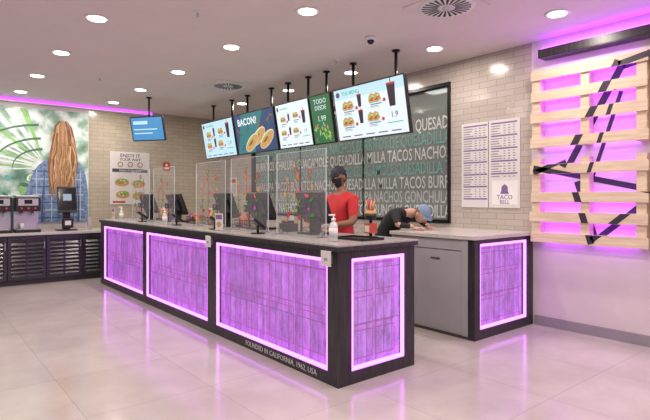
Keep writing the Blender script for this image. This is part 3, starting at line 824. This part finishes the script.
def head_shell(b, M, m, filt, sc, dark=None):
    t = bmesh.new(); bmesh.ops.create_uvsphere(t, u_segments=40, v_segments=28, radius=1)
    dels = [f for f in t.faces if filt is not None and not filt(f.calc_center_median())]
    bmesh.ops.delete(t, geom=dels, context='FACES')
    for v in t.verts:
        x, y, z = v.co
        X = x*.074; Y = y*.094; Z = z*.118
        if z < 0: X *= 1+.28*z; Y *= (1+.30*z if y > 0 else 1+.06*z)
        if y < 0:
            Y -= .024*math.exp(-(x*x/.02+(z+.15)**2/.035))
            for s_ in (-1, 1): Y += .010*math.exp(-((x-s_*.38)**2/.03+(z-.05)**2/.02))
            Y -= .006*math.exp(-(x*x/.12+(z+.50)**2/.02)); Y -= .006*math.exp(-(x*x/.06+(z+.85)**2/.02))
        v.co = Vector((X, Y, Z))*sc
    b.merge(t, m, M, True)

M_eye = mat("eye_white", (.8, .78, .75), .2); M_iris = mat("iris", (.05, .03, .02), .2)
M_lip = mat("lips", (.45, .16, .13), .5)
def head(b, M, skin, hair, cap, mask, hairdark=True):
    head_shell(b, M, skin, None, 1)
    for s_ in (-1, 1):
        b.ball((s_*.027, -.078, .006), (.013, .011, .009), M_eye, M); b.ball((s_*.027, -.088, .006), (.006, .004, .006), M_iris, M)
        b.ball((s_*.027, -.086, .026), (.017, .006, .003), hair, M)
        b.ball((s_*.076, .008, -.008), (.009, .020, .030), skin, M); b.ball((s_*.083, .004, -.006), (.004, .012, .020), skin, M)
    b.ball((0, -.092, -.055), (.022, .008, .006), M_lip, M)
    head_shell(b, M, hair, lambda c: (c.y > .05 and c.z > -.45) or c.z > .45, 1.06)
    if mask:
        head_shell(b, M, mask, lambda c: c.y < -.25 and -.95 < c.z < -.05, 1.07)
        for s_ in (-1, 1): b.cyl((s_*.06, -.06, -.03), (s_*.080, .012, .0), .002, mask, n=6, M=M)
    if cap:
        head_shell(b, M, cap, lambda c: c.z > .30, 1.14)
        t = bmesh.new(); n_ = 16; top = []; bot = []
        for k in range(n_+1):
            a = PI+PI*k/n_*1.0
            for (lst, dz) in ((top, .004), (bot, 0)):
                lst.append((t.verts.new((.072*math.cos(a), -.055+.010*math.sin(a), .036+dz)), t.verts.new((.074*math.cos(a), -.06+.095*math.sin(a), .026+dz+.008*abs(math.sin(a))))))
        for k in range(n_):
            t.faces.new((top[k][0], top[k][1], top[k+1][1], top[k+1][0])); t.faces.new((bot[k][0], bot[k+1][0], bot[k+1][1], bot[k][1]))
            t.faces.new((top[k][1], bot[k][1], bot[k+1][1], top[k+1][1]))
        b.merge(t, cap, M, True)
        b.ball((0, 0, .134), (.009, .009, .005), cap, M)

def hand(b, wrist, fwd, up, side, skin, curl=.35):
    f = Vector(fwd).normalized(); u = Vector(up); u = (u-f*u.dot(f)).normalized(); s_ = f.cross(u)*side
    w = Vector(wrist)
    R = Matrix((( s_.x, f.x, u.x, w.x), (s_.y, f.y, u.y, w.y), (s_.z, f.z, u.z, w.z), (0, 0, 0, 1)))
    t = skin_mesh({'w': ((0, -.01, 0), (.024, .018)), 'p': ((0, .04, 0), (.030, .015)), 'q': ((0, .08, 0), (.036, .013))}, [('w', 'p'), ('p', 'q')], 'w')
    for v in t.verts: v.co.x = max(-.042, min(.042, v.co.x*1.25)); v.co.z = max(-.015, min(.015, v.co.z))
    b.merge(t, skin, R, True)
    for x, L in ((.031, .068), (.011, .078), (-.010, .072), (-.030, .056)):
        c = curl
        p0 = (x, .065, 0); p1 = (x*1.05, .088+L*.15, .002); p2 = (x*1.1, .088+L*.58, -.006-.02*c); p3 = (x*1.1, .088+L*.95, -.018-.06*c)
        t = skin_mesh({'a': (p0, .010), 'b': (p1, .0095), 'c': (p2, .0085), 'd': (p3, .007)}, [('a', 'b'), ('b', 'c'), ('c', 'd')], 'a', 1)
        b.merge(t, skin, R, True)
    t = skin_mesh({'a': ((.015, .02, -.002), .013), 'b': ((.045, .045, -.008), .011), 'c': ((.058, .075, -.014), .009), 'd': ((.060, .098, -.020), .007)}, [('a', 'b'), ('b', 'c'), ('c', 'd')], 'a', 1)
    b.merge(t, skin, R, True)

def person(name, loc, rotz, N, H, shirt, skin, hair, cap, mask, hands, sleeve=.75, full=False):
    E = [('pelvis', 'belly'), ('belly', 'chest'), ('chest', 'up'), ('up', 'neck'), ('neck', 'skull')]
    for s_ in 'LR':
        E += [('up', 'sh'+s_), ('sh'+s_, 'el'+s_), ('el'+s_, 'wr'+s_), ('pelvis', 'hip'+s_), ('hip'+s_, 'kn'+s_), ('kn'+s_, 'an'+s_), ('an'+s_, 'to'+s_)]
    def pick(a, e, t, c):
        if e[:2] == 'to' or (e[:2] == 'an' and t > .93): return M_shoe
        if a[:3] == 'hip' or a[:2] == 'kn' or e[:3] == 'hip': return M_trou
        if a == 'neck' or (a == 'up' and e == 'neck' and t > .75): return skin
        if a[:2] == 'sh': return shirt if t < sleeve else skin
        if a[:2] == 'el': return shirt if (full and t < .8) else skin
        return shirt
    root = bpy.data.objects.new(name, None); root.empty_display_size = .2; root.location = loc; root.rotation_euler = (0, 0, rotz); col.objects.link(root)
    b = B("clothed_body"); body(b, N, E, 'pelvis', pick); b.done(parent=root)
    b = B("head"); head(b, H, skin, hair, cap, mask); b.done(parent=root)
    b = B("hands")
    for wr, fw, up, sd in hands: hand(b, wr, fw, up, sd, skin)
    b.done(parent=root)
    return root

M_shoe = mat("black_shoes", (.015, .015, .015), .5); M_trou = mat("black_trousers", (.02, .02, .024), .8, noise=.2)
M_redsh = mat("red_polo", (.50, .02, .025), .75, noise=.15); M_blksh = mat("black_tee", (.014, .014, .018), .8, noise=.2)
M_sk1 = mat("skin_brown", (.24, .12, .07), .5, noise=.05); M_sk2 = mat("skin_light", (.55, .33, .25), .5, noise=.05)
M_hr1 = mat("hair_black", (.015, .012, .01), .6, noise=.3, nscale=40); M_hr2 = mat("hair_brown", (.16, .09, .05), .6, noise=.3, nscale=40)
M_capb = mat("cap_black", (.015, .016, .03), .7, noise=.1); M_capg = mat("cap_blue_grey", (.18, .27, .40), .7, noise=.1)
M_mask = mat("mask_black", (.02, .02, .022), .8); M_mask2 = mat("mask_blue", (.35, .55, .70), .8)

N1 = {'pelvis': ((0, 0, .97), .135), 'belly': ((0, -.01, 1.12), .135), 'chest': ((0, -.01, 1.28), .15), 'up': ((0, .0, 1.43), .12),
      'neck': ((0, -.01, 1.535), .055), 'skull': ((0, -.025, 1.62), .055)}
for s_, k in (('L', 1), ('R', -1)):
    N1['sh'+s_] = ((k*.185, .0, 1.44), .075); N1['el'+s_] = ((k*.25, -.06, 1.19), .047); N1['wr'+s_] = ((k*.16, -.30, 1.165), .027)
    N1['hip'+s_] = ((k*.09, 0, .90), .10); N1['kn'+s_] = ((k*.11, -.02, .50), .065); N1['an'+s_] = ((k*.12, .03, .10), .045); N1['to'+s_] = ((k*.13, -.13, .045), .042)
H1 = Matrix.Translation((0, -.045, 1.695)) @ Matrix.Rotation(math.radians(14), 4, 'X')
person("cashier_in_red_shirt", (3.80, 4.32, 0), -PI/2, N1, H1, M_redsh, M_sk1, M_hr1, M_capb, M_mask,
       [((.16, -.30, 1.145), (-.15, -1, -.02), (0, 0, 1), -1), ((-.16, -.30, 1.145), (.15, -1, -.02), (0, 0, 1), 1)])
# bent forward from the hips, forearms resting on the end of the pickup counter
N2 = {'pelvis': ((0, .04, .98), .13), 'belly': ((0, -.06, 1.11), .135), 'chest': ((0, -.20, 1.23), .15), 'up': ((0, -.33, 1.28), .115),
      'neck': ((0, -.44, 1.285), .055), 'skull': ((0, -.51, 1.27), .055)}
for s_, k in (('L', 1), ('R', -1)):
    N2['sh'+s_] = ((k*.18, -.33, 1.27), .072); N2['el'+s_] = ((k*.25, -.42, 1.135), .045); N2['wr'+s_] = ((k*.13, -.58, 1.115), .027)
    N2['hip'+s_] = ((k*.09, .06, .90), .10); N2['kn'+s_] = ((k*.11, -.01, .50), .065); N2['an'+s_] = ((k*.12, .06, .10), .045); N2['to'+s_] = ((k*.13, -.10, .045), .042)
H2 = Matrix.Translation((0, -.595, 1.265)) @ Matrix.Rotation(math.radians(44), 4, 'X')
person("worker_in_black_shirt", (4.82, 4.60, 0), 0, N2, H2, M_blksh, M_sk2, M_hr2, M_capg, None,
       [((.13, -.58, 1.100), (-.5, -1, -.02), (0, 0, 1), -1), ((-.13, -.58, 1.100), (.5, -1, -.02), (0, 0, 1), 1)], .98, True)

# ------------------------------------------------------------------ world + camera
w = bpy.data.worlds.new("ambient_fill"); scene.world = w; w.use_nodes = True
bg = w.node_tree.nodes["Background"]; bg.inputs[0].default_value = (1.0, .87, .96, 1); bg.inputs[1].default_value = .40  # even pinkish ambient fill, added to brighten the room from its open sides

f = 505.0; H = 1.46
cam = bpy.data.cameras.new("camera"); co = bpy.data.objects.new("camera", cam); col.objects.link(co)
cam.sensor_fit = 'HORIZONTAL'; cam.sensor_width = 36; cam.lens = 36*f/650; cam.clip_start = .05; cam.clip_end = 100
cam.shift_y = -12/650
fx, fy = .635, .773
L = math.hypot(fx, fy); fx /= L; fy /= L
co.matrix_world = Matrix(((fy, 0, -fx, 0), (-fx, 0, -fy, 0), (0, 1, 0, H), (0, 0, 0, 1)))
scene.camera = co
scene.view_settings.view_transform = 'Standard'
scene.view_settings.exposure = 0.0
